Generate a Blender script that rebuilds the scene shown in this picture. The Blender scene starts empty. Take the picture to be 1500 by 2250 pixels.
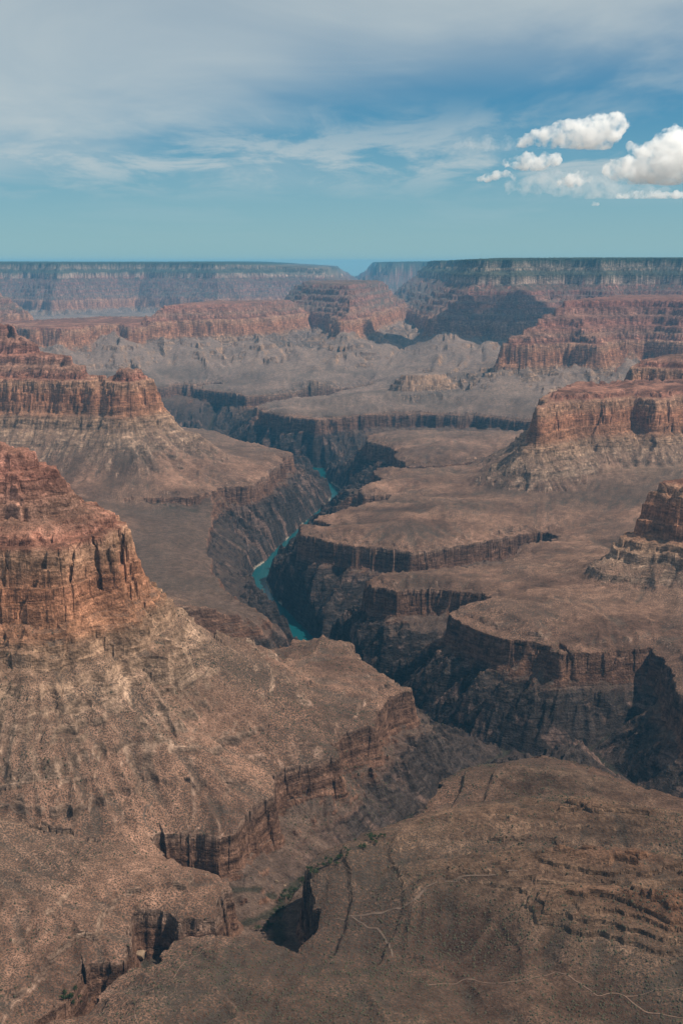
import bpy, bmesh, math, random
import numpy as np
from concurrent.futures import ThreadPoolExecutor

# ------------------------------------------------------------------ camera, sky, sun, exposure
EYE = 1370.0                 # camera height above the river, metres
F_PX = 2700.0                # focal length in photo pixels (photo 1500 x 2250)
HORIZON = 575.0
PITCH = math.atan((1125.0 - HORIZON) / F_PX)
SUN_AZ = math.radians(100)   # clockwise from the view direction (+Y)
SUN_EL = math.radians(57)

scene = bpy.context.scene
col = scene.collection
cam_d = bpy.data.cameras.new('camera')
cam = bpy.data.objects.new('camera', cam_d)
col.objects.link(cam)
cam.location = (0, 0, EYE)
cam.rotation_euler = (math.pi / 2 - PITCH, 0, 0)
cam_d.sensor_fit = 'HORIZONTAL'
cam_d.sensor_width = 36.0
cam_d.lens = 36.0 * F_PX / 1500.0
cam_d.clip_start = 1.0
cam_d.clip_end = 200000.0
scene.camera = cam

scene.view_settings.view_transform = 'Standard'
scene.view_settings.look = 'None'
scene.view_settings.exposure = 0.32
scene.view_settings.gamma = 1.0
scene.view_settings.use_curve_mapping = False
scene.cycles.max_bounces = 24
scene.cycles.diffuse_bounces = 2
scene.cycles.glossy_bounces = 2
scene.cycles.transmission_bounces = 2
scene.cycles.volume_bounces = 20
scene.cycles.transparent_max_bounces = 8
scene.cycles.use_denoising = True
scene.cycles.volume_step_rate = 0.4


class NT:
    """small helper around a node tree"""
    def __init__(s, tree):
        s.t = tree
        s.n = tree.nodes
        s.l = tree.links

    def node(s, kind, **kw):
        n = s.n.new(kind)
        for k, v in kw.items():
            setattr(n, k, v)
        return n

    def put(s, sock, v):
        if isinstance(v, bpy.types.NodeSocket):
            s.l.new(v, sock)
        elif v is not None:
            sock.default_value = v

    def math(s, op, a, b=None, c=None, clamp=False):
        n = s.node('ShaderNodeMath', operation=op, use_clamp=clamp)
        s.put(n.inputs[0], a); s.put(n.inputs[1], b)
        if c is not None:
            s.put(n.inputs[2], c)
        return n.outputs[0]

    def vmath(s, op, a, b=None):
        n = s.node('ShaderNodeVectorMath', operation=op)
        s.put(n.inputs[0], a)
        if b is not None:
            s.put(n.inputs[1], b)
        return n.outputs[0]

    def mapr(s, v, a, b, c=0.0, d=1.0, smooth=True):
        n = s.node('ShaderNodeMapRange', interpolation_type='SMOOTHSTEP' if smooth else 'LINEAR')
        n.clamp = True
        s.put(n.inputs[0], v)
        for i, q in enumerate((a, b, c, d)):
            s.put(n.inputs[1 + i], q)
        return n.outputs[0]

    def mix(s, f, a, b, mode='MIX'):
        n = s.node('ShaderNodeMix', data_type='RGBA', blend_type=mode)
        n.clamp_factor = True
        s.put(n.inputs[0], f)
        s.put(n.inputs[6], a if not isinstance(a, tuple) else (*a, 1)[:4])
        s.put(n.inputs[7], b if not isinstance(b, tuple) else (*b, 1)[:4])
        return n.outputs[2]

    def noise(s, vec, scale, detail=3.0, rough=0.55, dist=0.0, dim='3D'):
        n = s.node('ShaderNodeTexNoise', noise_dimensions=dim)
        if vec is not None:
            s.put(n.inputs['W'] if dim == '1D' else n.inputs['Vector'], vec)
        n.inputs['Scale'].default_value = scale
        n.inputs['Detail'].default_value = detail
        n.inputs['Roughness'].default_value = rough
        n.inputs['Distortion'].default_value = dist
        return n.outputs[0]

    def ramp(s, v, stops, interp='LINEAR'):
        n = s.node('ShaderNodeValToRGB')
        cr = n.color_ramp
        cr.interpolation = interp
        while len(cr.elements) < len(stops):
            cr.elements.new(0.5)
        for e, (p, c) in zip(cr.elements, stops):
            e.position = p
            e.color = (*c, 1) if len(c) == 3 else c
        s.put(n.inputs[0], v)
        return n.outputs[0]


# ---- world: physical sky with high thin cirrus
world = bpy.data.worlds.new('World')
scene.world = world
world.use_nodes = True
w = NT(world.node_tree)
w.n.clear()
sky = w.node('ShaderNodeTexSky', sky_type='NISHITA')
sky.sun_disc = False
sky.sun_elevation = SUN_EL
sky.sun_rotation = SUN_AZ
sky.altitude = 2100
sky.air_density = 1.0
sky.dust_density = 0.1
sky.ozone_density = 3.0
tc = w.node('ShaderNodeTexCoord')
sep = w.node('ShaderNodeSeparateXYZ')
w.l.new(tc.outputs['Generated'], sep.inputs[0])
dz = w.math('MAXIMUM', sep.outputs[2], 0.0)
inv = w.math('DIVIDE', 1.0, w.math('ADD', dz, 0.055))
comb = w.node('ShaderNodeCombineXYZ')
w.l.new(w.math('MULTIPLY', sep.outputs[0], inv), comb.inputs[0])
w.l.new(w.math('MULTIPLY', sep.outputs[1], inv), comb.inputs[1])
plane = comb.outputs[0]


def cirrus(scale, rot, stretch, detail, rough, off, dist=0.6):
    m = w.node('ShaderNodeMapping', vector_type='POINT')
    w.l.new(plane, m.inputs[0])
    m.inputs['Location'].default_value = off
    m.inputs['Rotation'].default_value = (0, 0, rot)
    m.inputs['Scale'].default_value = (scale, scale * stretch, 1)
    return w.noise(m.outputs[0], 1.0, detail, rough, dist)


# a high sheet overhead with its edge ahead, a fibrous bank beyond it, loose streaks everywhere
px_ = w.math('MULTIPLY', sep.outputs[0], inv); py_ = w.math('MULTIPLY', sep.outputs[1], inv)
n_big = cirrus(0.45, math.radians(24), 0.8, 4, 0.55, (0.35, 0.15, 0))
n_fib = cirrus(0.60, math.radians(20), 0.55, 6, 0.56, (1.3, 2.1, 0), 0.7)
n_pat = cirrus(1.5, math.radians(4), 0.45, 9, 0.64, (5.2, 1.0, 0), 0.5)
edge = w.math('ADD', w.math('ADD', py_, w.math('MULTIPLY', px_, 0.88)), w.math('MULTIPLY', w.math('SUBTRACT', n_big, 0.5), 3.2))
sheet = w.mapr(edge, 6.6, 3.9)
sheet = w.math('MULTIPLY', sheet, w.mapr(n_fib, 0.25, 0.65, 0.70, 1.0))
bank = w.math('SUBTRACT', 1.0, w.math('ABSOLUTE', w.math('MULTIPLY', w.math('SUBTRACT', py_, 7.7), 0.42)), clamp=True)
bank = w.math('MULTIPLY', w.math('POWER', bank, 1.1), w.mapr(n_pat, 0.43, 0.62))
loose = w.mapr(n_fib, 0.44, 0.74)
low_fade = w.mapr(dz, 0.0, 0.11)
c1 = w.math('MULTIPLY', sheet, 0.80)
c2 = w.math('MULTIPLY', w.math('MULTIPLY', bank, 0.95), low_fade)
c3 = w.math('MULTIPLY', w.math('MULTIPLY', loose, 0.50), low_fade)
inv1 = w.math('MULTIPLY', w.math('SUBTRACT', 1.0, c1), w.math('SUBTRACT', 1.0, c2))
inv1 = w.math('MULTIPLY', inv1, w.math('SUBTRACT', 1.0, c3))
cover = w.math('SUBTRACT', 1.0, inv1)
hs = w.node('ShaderNodeHueSaturation')
hs.inputs['Hue'].default_value = 0.492
hs.inputs['Saturation'].default_value = 1.1
hs.inputs['Value'].default_value = 1.0
w.l.new(sky.outputs[0], hs.inputs['Color'])
sky_col = w.mix(1.0, hs.outputs[0], (0.46, 0.98, 1.10), 'MULTIPLY')
cir_col = (8.0, 9.0, 9.25)
sky_col = w.mix(w.mapr(dz, 0.14, 0.0, 0.0, 0.62), sky_col, (5.0, 6.9, 7.9))
final_sky = w.mix(cover, sky_col, cir_col)
bg = w.node('ShaderNodeBackground')
bg.inputs['Strength'].default_value = 0.052
w.l.new(final_sky, bg.inputs['Color'])
wo = w.node('ShaderNodeOutputWorld')
w.l.new(bg.outputs[0], wo.inputs['Surface'])

# ---- sun
sun_d = bpy.data.lights.new('sun', 'SUN')
sun_d.energy = 5.0
sun_d.angle = math.radians(0.53)
sun_d.color = (1.0, 0.91, 0.79)
sun = bpy.data.objects.new('sun', sun_d)
col.objects.link(sun)
sun.rotation_euler = (math.pi / 2 - SUN_EL, 0, math.pi - SUN_AZ)
SUN_DIR = np.array([math.sin(SUN_AZ) * math.cos(SUN_EL), math.cos(SUN_AZ) * math.cos(SUN_EL), math.sin(SUN_EL)])

# ------------------------------------------------------------------ numeric helpers
rng = np.random.default_rng(7)
f4 = np.float32


def hash01(ix, iy, seed):
    a = ix.astype(np.uint32) * np.uint32(374761393) + iy.astype(np.uint32) * np.uint32(668265263) + np.uint32((seed * 974634777) & 0xffffffff)
    a ^= a >> np.uint32(13)
    a *= np.uint32(1274126177)
    a ^= a >> np.uint32(16)
    return (a & np.uint32(0xffff)).astype(f4) * f4(1 / 65535.0)


def vnoise(x, y, seed):
    """smooth value noise, -1..1"""
    fx = np.floor(x); fy = np.floor(y)
    ix = fx.astype(np.int32); iy = fy.astype(np.int32)
    u = (x - fx).astype(f4); v = (y - fy).astype(f4)
    u = u * u * u * (u * (u * 6 - 15) + 10); v = v * v * v * (v * (v * 6 - 15) + 10)
    a = hash01(ix, iy, seed); b = hash01(ix + 1, iy, seed)
    c = hash01(ix, iy + 1, seed); d = hash01(ix + 1, iy + 1, seed)
    ab = a + (b - a) * u
    cd = c + (d - c) * u
    return (ab + (cd - ab) * v) * 2 - 1


def fbm(x, y, lam, octs, seed, gain=0.5, ridged=False):
    out = np.zeros(x.shape, f4); amp = 1.0; tot = 0.0
    ca, sa = math.cos(0.6), math.sin(0.6)
    px = (x / lam).astype(f4); py = (y / lam).astype(f4)
    for o in range(octs):
        n = vnoise(px, py, seed + o * 17)
        if ridged:
            n = 1 - 2 * np.abs(n)
        out += n * f4(amp); tot += amp; amp *= gain
        px, py = (px * ca - py * sa) * 2.03 + 11.3, (px * sa + py * ca) * 2.03 - 4.7
    return out / f4(tot)


def gully(x, y, lam, dx, dy, seed):
    """stripes that run along the slope direction (dx,dy = unit vector ACROSS the slope)"""
    px = x / lam; py = y / lam
    fx = np.floor(px); fy = np.floor(py)
    ix = fx.astype(np.int32); iy = fy.astype(np.int32)
    u = (px - fx).astype(f4); v = (py - fy).astype(f4)
    acc = np.zeros(x.shape, f4); wt = np.zeros(x.shape, f4)
    for a in (-1, 0, 1):
        for b in (-1, 0, 1):
            hx = hash01(ix + a, iy + b, seed); hy = hash01(ix + a, iy + b, seed + 5)
            qx = u - f4(a) - hx; qy = v - f4(b) - hy
            wgt = np.exp(-2.6 * (qx * qx + qy * qy))
            acc += np.cos((qx * dx + qy * dy) * f4(6.283) + hx * f4(9.0)) * wgt
            wt += wgt
    return acc / (wt + f4(1e-6))


def blocks(x, y, lam, seed):
    """jittered cells, one value -1..1 per cell: fractured columns"""
    px = x / lam; py = y / lam
    fx = np.floor(px); fy = np.floor(py)
    ix = fx.astype(np.int32); iy = fy.astype(np.int32)
    u = (px - fx).astype(f4); v = (py - fy).astype(f4)
    best = np.full(x.shape, 9.0, f4); val = np.zeros(x.shape, f4)
    for a in (-1, 0, 1):
        for b in (-1, 0, 1):
            hx = hash01(ix + a, iy + b, seed); hy = hash01(ix + a, iy + b, seed + 5)
            q = (u - f4(a) - hx) ** 2 + (v - f4(b) - hy) ** 2
            m = q < best
            best = np.where(m, q, best); val = np.where(m, hash01(ix + a, iy + b, seed + 9), val)
    return val * 2 - 1


def ribs(g):
    """turn a gully wave into sharp crests"""
    return 1 - 2 * np.abs(g)


def sstep(a, b, x):
    t = np.clip((x - a) / (b - a), 0, 1)
    return t * t * (3 - 2 * t)


def smax(a, b, k):
    h = np.clip(0.5 + 0.5 * (a - b) / k, 0, 1)
    return b + (a - b) * h + k * h * (1 - h)


cp, sp = math.cos(PITCH), math.sin(PITCH)


def P(px, py, D):
    """photo pixel + drop below the eye -> plan position (metres)"""
    x = (px - 750.0) / F_PX; yc = (1125.0 - py) / F_PX
    dy = cp + yc * sp; dzz = -sp + yc * cp
    t = -D / dzz
    return (x * t, dy * t)


def poly_sd(X, Y, poly):
    """signed distance to a closed polygon, negative inside"""
    pts = np.array(poly, f4); n = len(pts)
    d2 = np.full(X.shape, 1e18, f4); inside = np.zeros(X.shape, bool)
    for i in range(n):
        ax, ay = pts[i]; bx, by = pts[(i + 1) % n]
        ex, ey = bx - ax, by - ay
        wx = X - ax; wy = Y - ay
        t = np.clip((wx * ex + wy * ey) / (ex * ex + ey * ey + 1e-9), 0, 1)
        qx = wx - ex * t; qy = wy - ey * t
        np.minimum(d2, qx * qx + qy * qy, out=d2)
        if ay != by:
            c = ((ay > Y) != (by > Y)) & (wx < ex * wy / (ey if ey != 0 else 1e-9))
            inside ^= c
    d = np.sqrt(d2)
    return np.where(inside, -d, d)


def line_dist(X, Y, pts):
    """distance to a polyline of (x,y,z) and the z there"""
    d2 = np.full(X.shape, 1e18, f4); zz = np.zeros(X.shape, f4)
    for (ax, ay, az), (bx, by, bz) in zip(pts[:-1], pts[1:]):
        ex, ey = bx - ax, by - ay
        wx = X - ax; wy = Y - ay
        t = np.clip((wx * ex + wy * ey) / (ex * ex + ey * ey + 1e-9), 0, 1).astype(f4)
        q = (wx - ex * t) ** 2 + (wy - ey * t) ** 2
        m = q < d2
        d2 = np.where(m, q, d2)
        zz = np.where(m, az + (bz - az) * t, zz)
    return np.sqrt(d2).astype(f4), zz.astype(f4)


# ------------------------------------------------------------------ plan of the canyon
def PL(D, *pts):
    return [P(x, y, D) for x, y in pts]


# platforms (top of the brown rim cliff)
land_left = PL(1000, (60, 2250), (120, 2205), (160, 2150), (186, 2123), (249, 2118), (272, 2060), (292, 2021), (377, 2015), (390, 2035), (400, 2031), (470, 2029), (479, 1967), (497, 1962),
               (490, 1935), (440, 1932), (390, 1915), (350, 1882), (335, 1862), (345, 1845), (360, 1837), (425, 1832), (475, 1842), (510, 1835), (550, 1785), (595, 1757), (600, 1710),
               (640, 1697), (700, 1682), (738, 1670), (740, 1655), (712, 1640), (760, 1612), (805, 1588), (820, 1555), (850, 1530), (900, 1518), (905, 1508), (875, 1497), (830, 1478), (800, 1458),
               (787, 1428), (760, 1415), (700, 1404), (655, 1408), (640, 1420), (590, 1438), (520, 1436)) + [(-520, 3150), (-800, 3350), (-1500, 3600), (-3500, 3600), (-3500, 700), (-600, 700)]
land_near = PL(1000, (60, 2262), (188, 2231), (228, 2189), (292, 2143), (353, 2119), (383, 2071), (431, 2061), (471, 2057), (540, 2062), (600, 2087), (657, 2100), (690, 2060), (706, 2020), (700, 2000),
               (683, 1972), (683, 1942), (720, 1912), (765, 1882), (830, 1848), (900, 1803), (945, 1795), (965, 1765), (975, 1735), (1000, 1700), (1090, 1680), (1150, 1665), (1215, 1658),
               (1265, 1675), (1330, 1700), (1420, 1748), (1500, 1778), (1700, 1850)) + [(3000, 1900), (3000, 600), (-1500, 600), (-1500, 1400)]
land_mid_left = PL(1060, (175, 1088), (300, 1091), (420, 1090), (468, 1078), (475, 1070), (530, 1068), (545, 1062), (562, 1048), (592, 1033), (625, 1010), (641, 999),
                   (638, 992), (600, 984), (540, 972)) + [(-850, 7750), (-1300, 8150), (-4000, 8600), (-4000, 5600), (-1500, 5500)]
land_right = (PL(1000, (1640, 1600), (1525, 1560), (1490, 1482), (1465, 1440), (1430, 1420), (1330, 1427), (1262, 1427), (1228, 1408), (1232, 1432), (1200, 1416), (1110, 1400), (1060, 1382), (1020, 1368), (985, 1352))
              + PL(1015, (1000, 1343), (1045, 1333), (1085, 1318))
              + PL(1030, (1060, 1312), (1000, 1303), (930, 1297), (870, 1302), (820, 1292), (803, 1275), (815, 1262), (860, 1255), (930, 1245), (1000, 1238), (1090, 1225))
              + PL(1050, (1150, 1195), (1250, 1172))
              + PL(1060, (1200, 1164), (1100, 1177), (1050, 1187), (960, 1203), (900, 1207), (780, 1197), (700, 1182), (662, 1172), (666, 1159), (680, 1150), (722, 1157), (728, 1149), (688, 1143), (700, 1137), (760, 1121),
                   (830, 1105), (868, 1094), (862, 1087), (800, 1086), (790, 1077), (812, 1065), (838, 1052), (820, 1036), (835, 1029), (900, 1032), (960, 1030), (1040, 1022), (1110, 1000),
                   (1000, 1019), (900, 1022), (876, 1010), (868, 988), (815, 968), (812, 958), (850, 950), (950, 946), (1050, 945), (1150, 950))
              + [(3500, 8300), (3500, 2300)])
land_far = (PL(1060, (1400, 935), (1200, 930), (1050, 917), (900, 911), (800, 913), (740, 918), (690, 922), (640, 916), (583, 907), (560, 895), (590, 889), (680, 880), (760, 868), (830, 852))
            + PL(1050, (800, 850), (740, 858), (690, 862), (600, 868), (545, 871), (490, 862), (430, 856), (440, 851), (490, 848), (500, 845), (470, 844), (430, 848), (385, 846), (365, 851), (300, 856), (200, 857), (-300, 850))
            + [(-9000, 11000), (-20000, 60000), (20000, 60000), (6000, 9000)])
LANDS = [land_left, land_near, land_mid_left, land_right, land_far]

# lower shelf on the left bank
shelf = (PL(1130, (520, 1085), (490, 1110), (470, 1135), (455, 1175), (452, 1200), (468, 1255), (505, 1300), (545, 1330), (600, 1368), (632, 1392), (600, 1425))
         + [(-900, 3000), (-2800, 3100), (-2800, 7000), (-300, 7000)])

# beds of the river and the creeks (photo pixel, drop below the eye)
RIVER_PX = [(668, 1405), (642, 1377), (605, 1338), (577, 1308), (565, 1278), (578, 1250), (600, 1234), (625, 1205), (650, 1181), (672, 1160), (695, 1138), (718, 1118), (738, 1103), (743, 1085),
            (728, 1071), (706, 1055), (700, 1030)]
river_line = ([(60, 3450, 0.0), (-10, 3700, 0.0), (-75, 4020, 0.0)] + [(*P(x, y, EYE), 0.0) for x, y in RIVER_PX]
              + [(-450, 8330, 0.0), (-800, 8750, 0.0), (-1100, 9180, 0.0), (-1900, 9450, 0.0), (-4200, 9750, 0.0)])


def CR(*pts):
    return [(*P(x, y, D), EYE - D) for x, y, D in pts]


creeks = [
    river_line,
    CR((606, 2075, 1030), (610, 2040, 1070), (612, 2000, 1090), (650, 1945, 1108), (700, 1915, 1122), (790, 1860, 1142), (880, 1812, 1162), (955, 1768, 1182), (1040, 1700, 1212), (1120, 1655, 1235)) + [(300, 3090, 95), (170, 3270, 40), (60, 3450, 4)],
    CR((1490, 1530, 1085), (1400, 1580, 1150), (1290, 1650, 1212), (1180, 1668, 1232), (1120, 1655, 1235)),
    CR((1560, 1800, 1130), (1450, 1760, 1165), (1380, 1720, 1195), (1290, 1650, 1212)),
    CR((110, 2225, 960), (180, 2195, 1020), (250, 2135, 1035), (330, 2085, 1045), (430, 2045, 1056), (520, 2035, 1070), (590, 2010, 1086), (612, 2000, 1090)),
    CR((345, 1865, 1010), (400, 1895, 1028), (470, 1925, 1048), (530, 1945, 1065), (600, 1970, 1088)),
    [(880, 4700, 290), (600, 4460, 250), (350, 4330, 185), (150, 4250, 100), (-20, 4250, 12), (-95, 4280, 0)],
    [(440, 3600, 300), (330, 3580, 250), (220, 3560, 165), (100, 3560, 45), (20, 3600, 0)],
    [(880, 6700, 300), (520, 6480, 270), (330, 6420, 220), (150, 6480, 120), (0, 6700, 20), (-100, 6750, 0)],
    CR((180, 1110, 1130), (330, 1150, 1180), (430, 1180, 1230), (500, 1230, 1330), (560, 1262, 1370)),
    [(1500, 8350, 290), (900, 8250, 250), (400, 8180, 150), (100, 8170, 60), (-100, 8170, 5)],
    [(300, 10350, 300), (-100, 9900, 230), (-450, 9700, 140), (-800, 9350, 30), (-950, 9050, 0)],
    [(-1000, 10600, 300), (-1020, 10200, 200), (-1050, 9700, 60), (-1080, 9250, 0)],
    [(-1450, 10300, 300), (-1500, 9900, 120), (-1450, 9350, 0)],
]

# buttes and rim walls: outline of the big red cliff's crest, drop of that crest, height cap
PROFILE_IN = [(0, 0), (55, 20), (62, 52), (120, 70), (130, 112), (200, 134), (211, 182), (290, 206), (302, 258), (360, 276), (368, 306), (440, 322), (560, 396), (574, 486), (670, 545), (678, 568), (720, 590), (732, 662), (760, 680), (1200, 696), (20000, 712)]
PROFILE_NEAR = [(0, 0), (8, 5), (26, 12), (30, 22), (66, 34), (70, 42), (104, 52), (109, 76), (118, 82), (123, 104), (134, 110), (139, 132), (168, 142), (173, 160), (215, 176), (220, 190), (330, 222), (900, 300)]
PROFILE_FLAT = [(0, 0), (10, 6), (50, 18), (58, 34), (130, 50), (140, 66), (300, 90), (900, 150)]
PROFILE_OUT = [(0, 0), (4, -17), (14, -25), (20, -60), (28, -66), (35, -104), (44, -111), (51, -150), (64, -158), (84, -168), (89, -186), (106, -194), (112, -218), (132, -232), (250, -322), (420, -408), (640, -472), (900, -520), (1500, -570), (3000, -640)]
PROFILE_OUT_NEAR = [(0, 0), (4, -14), (11, -20), (17, -58), (24, -64), (31, -100), (37, -106), (45, -136), (66, -146), (70, -160), (86, -167), (90, -182), (106, -189), (111, -212), (134, -226), (250, -304), (318, -340), (322, -354), (420, -402), (640, -468), (900, -520), (1500, -570), (3000, -640)]
FEATS = []


def feat(name, D, poly, prof, cap, out_scale=1.0, rough=1.0):
    FEATS.append(dict(name=name, z=EYE - D, poly=poly, prof=prof, cap=cap, os=out_scale, rough=rough))


feat('near_left', 565, PL(565, (-250, 1235), (0, 1215), (60, 1216), (110, 1212), (160, 1198), (205, 1190), (246, 1189)) + [(-490, 2610), (-560, 2760), (-680, 2960), (-900, 3150), (-1600, 3200), (-2600, 3000), (-2600, 2200), (-1100, 2150)], PROFILE_NEAR, 240)
feat('mid_left', 600, PL(600, (-300, 832), (0, 834), (95, 836), (150, 838), (205, 840), (216, 826), (226, 826), (232, 839), (255, 842), (285, 842), (305, 838)) + [(-1000, 6330), (-1080, 6500), (-1350, 6600), (-1700, 7100), (-2600, 7600), (-4500, 7600), (-4500, 6000)], PROFILE_IN, 330)
feat('mid_right', 668, PL(668, (1186, 899), (1205, 894), (1240, 888), (1300, 882), (1360, 879), (1372, 873), (1430, 880), (1500, 876), (1650, 878)) + [(3200, 6100), (3200, 7000), (1700, 6900), (1250, 6700), (1040, 6300), (930, 5700)], PROFILE_FLAT, 30)
feat('mid_right_back', 600, PL(600, (1385, 815), (1420, 810), (1500, 812), (1700, 815)) + [(4200, 7200), (4200, 8600), (2300, 8000), (1750, 7300)], PROFILE_FLAT, 60)
feat('right_nose', 681, PL(681, (1420, 1067), (1440, 1062), (1470, 1059), (1500, 1057), (1600, 1050)) + [(2200, 4150), (2200, 3300), (1500, 3420), (1120, 3660)], PROFILE_FLAT, 120)
feat('far_left', 640, PL(640, (60, 724), (165, 722), (178, 716), (262, 714), (285, 718), (330, 716), (362, 712), (430, 709)) + [(-1300, 14600), (-2900, 14800), (-3700, 13200)], PROFILE_FLAT, 14)
feat('far_ledge', 595, PL(595, (300, 706), (362, 706), (470, 703), (560, 699), (632, 692), (660, 690)) + [(-300, 15200), (-1700, 15000)], PROFILE_IN, 150)
feat('far_center', 595, PL(595, (600, 690), (632, 692), (640, 683), (735, 690), (748, 706), (775, 702), (800, 692), (835, 686), (880, 676)) + [(1000, 19000), (-900, 18300), (-800, 15500)], PROFILE_IN, 330)
feat('far_right', 650, PL(650, (905, 690), (940, 695), (965, 704), (1010, 706), (1060, 702), (1095, 703), (1120, 708), (1180, 704), (1250, 700), (1330, 704), (1420, 700), (1520, 702), (1700, 702)) + [(14000, 13500), (14000, 24000), (900, 24000)], PROFILE_IN, 720)
feat('far_spur_right', 640, PL(640, (1108, 757), (1150, 757), (1240, 756), (1320, 759), (1350, 750), (1420, 748), (1500, 752), (1700, 750)) + [(5000, 12800), (2600, 12800), (1900, 11500), (1500, 10700)], PROFILE_IN, 320)
feat('far_spur_left', 640, [(-9000, 15500), (-6500, 15200), (-4600, 15000), (-3900, 15600), (-4300, 16800), (-5600, 18500), (-9000, 19500)], PROFILE_IN, 300)
feat('far_rim_left', 690, [(-18000, 23500), (-10500, 22300), (-6200, 23500), (-5200, 22500), (-4000, 24200), (-2300, 23400), (-900, 24600), (200, 24800), (500, 27500), (650, 32000), (600, 60000), (-30000, 60000)], PROFILE_IN, 720)
feat('far_rim_mid', 690, [(300, 33500), (900, 30500), (1800, 31500), (3000, 30000), (4500, 31500), (9000, 29000), (16000, 32000), (20000, 60000), (300, 60000)], PROFILE_IN, 720)

# rounded shale spurs on the near platform: ridge lines (photo pixel) with height and half width
SPURS = [
    (PL(985, (1640, 1790), (1480, 1790), (1330, 1770), (1180, 1745), (1050, 1735)), 30, 130),
    (PL(970, (1640, 1880), (1480, 1870), (1300, 1850), (1120, 1850), (980, 1862), (860, 1890), (760, 1930)), 52, 135),
    (PL(970, (1640, 2010), (1480, 1990), (1330, 1985), (1180, 1970), (1020, 1975), (900, 1985)), 50, 110),
    (PL(960, (1640, 2110), (1480, 2075), (1350, 2050), (1230, 2045)), 46, 100),
    (PL(960, (800, 2180), (650, 2160), (520, 2150), (380, 2180)), 16, 100),
    (PL(990, (420, 1960), (300, 1930), (160, 1890), (-50, 1860)), 18, 110),
    (PL(990, (480, 1770), (420, 1740), (380, 1700), (300, 1600)), 20, 100),
    (PL(985, (200, 2060), (100, 2010), (-60, 1960)), 14, 90),
]


# ------------------------------------------------------------------ coarse fields on a log-polar grid
AZ0, AZ1 = math.radians(-21), math.radians(21)
R0, R1 = 1080.0, 46000.0
NA, NR = 400, 1150
az_c = np.linspace(AZ0, AZ1, NA).astype(f4)
lr_c = np.linspace(math.log(R0), math.log(R1), NR).astype(f4)
AZc, LRc = np.meshgrid(az_c, lr_c)          # [NR, NA]
Rc = np.exp(LRc)
Xc = Rc * np.sin(AZc); Yc = Rc * np.cos(AZc)

# warped lookup positions give the traced outlines a natural wander
wamp = np.clip(Rc / 9000.0, 0.12, 1.0) * 46
Wx = Xc + fbm(Xc, Yc, 420, 3, 31) * wamp
Wy = Yc + fbm(Xc, Yc, 420, 3, 47) * wamp

sd_land = np.full(Xc.shape, 1e9, f4)
for L in LANDS:
    sd_land = np.minimum(sd_land, poly_sd(Wx, Wy, L).astype(f4))
sd_shelf = poly_sd(Wx, Wy, shelf).astype(f4)
d_thal = np.full(Xc.shape, 1e9, f4); z_thal = np.zeros(Xc.shape, f4)
d_river = None
for i, c in enumerate(creeks):
    d, z = line_dist(Xc, Yc, c)
    if i == 0:
        d_river = d.copy()
    m = d < d_thal
    d_thal = np.where(m, d, d_thal); z_thal = np.where(m, z, z_thal)
for ft in FEATS:
    ft['sd'] = poly_sd(Wx, Wy, ft['poly']).astype(f4)
FAR_RIDGES = [  # (photo column, near range, far range, height near, height far, half width)
    (255, 10700, 12600, 25, 240, 330), (120, 10600, 12400, 20, 200, 320), (430, 10700, 12600, 20, 190, 300), (560, 10600, 12500, 15, 210, 320), (650, 10500, 12400, 30, 150, 260), (765, 10300, 12700, 40, 260, 360),
    (845, 10600, 13000, 20, 150, 240), (985, 9700, 12800, 25, 235, 420), (1075, 9600, 12500, 40, 170, 260), (1140, 8900, 10400, 40, 200, 280), (1260, 8800, 10300, 40, 190, 260), (1380, 8700, 10200, 40, 190, 260),
    (700, 9300, 10100, 25, 60, 220)]
spur_f = np.zeros(Xc.shape, f4)
for pc, ra, rb, ha, hb0, hw in FAR_RIDGES:
    bend = 260 if pc < 700 else -260
    d, z = line_dist(Wx, Wy, [((pc - 750) / F_PX * ra + bend, ra, ha), ((pc - 750) / F_PX * (ra + rb) / 2 + bend * 0.3, (ra + rb) / 2, (ha + hb0) * 0.42), ((pc - 750) / F_PX * rb, rb, hb0)])
    spur_f = np.maximum(spur_f, z * np.exp(-(d / hw) ** 1.15))
d, z = line_dist(Wx, Wy, [(500, 9350, 105), (730, 9450, 105)])          # a small flat-topped hill
spur_f = np.maximum(spur_f, z * np.exp(-(d / 130) ** 3.5) + 45 * np.exp(-(d / 330) ** 1.3))
for pts, hgt, hw in SPURS:
    d, _ = line_dist(Xc, Yc, [(x, y, 0) for x, y in pts])
    spur_f = np.maximum(spur_f, hgt * 1.15 * np.exp(-(d / (hw * 0.85)) ** 1.7))

print('coarse fields done')


def blur_az(a, n):
    k = np.ones(n, f4) / n
    pad = np.pad(a, ((0, 0), (n // 2, n - 1 - n // 2)), mode='edge')
    cs = np.cumsum(np.pad(pad, ((0, 0), (1, 0))), axis=1)
    return ((cs[:, n:] - cs[:, :-n]) / n).astype(f4)


COARSE = dict(sd_land=sd_land, sd_shelf=sd_shelf, d_thal=d_thal, z_thal=z_thal, d_river=d_river, spur=spur_f)
for i, ft in enumerate(FEATS):
    COARSE['sd%d' % i] = ft['sd']


def sample(field, fa, fr):
    """bilinear lookup, fa/fr in grid coordinates"""
    ia = np.clip(np.floor(fa).astype(np.int32), 0, NA - 2); ir = np.clip(np.floor(fr).astype(np.int32), 0, NR - 2)
    u = (fa - ia).astype(f4); v = (fr - ir).astype(f4)
    i0 = ir * NA + ia
    g = field.ravel()
    a = g[i0]; b = g[i0 + 1]; c = g[i0 + NA]; d = g[i0 + NA + 1]
    ab = a + (b - a) * u; cd = c + (d - c) * u
    return ab + (cd - ab) * v


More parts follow.
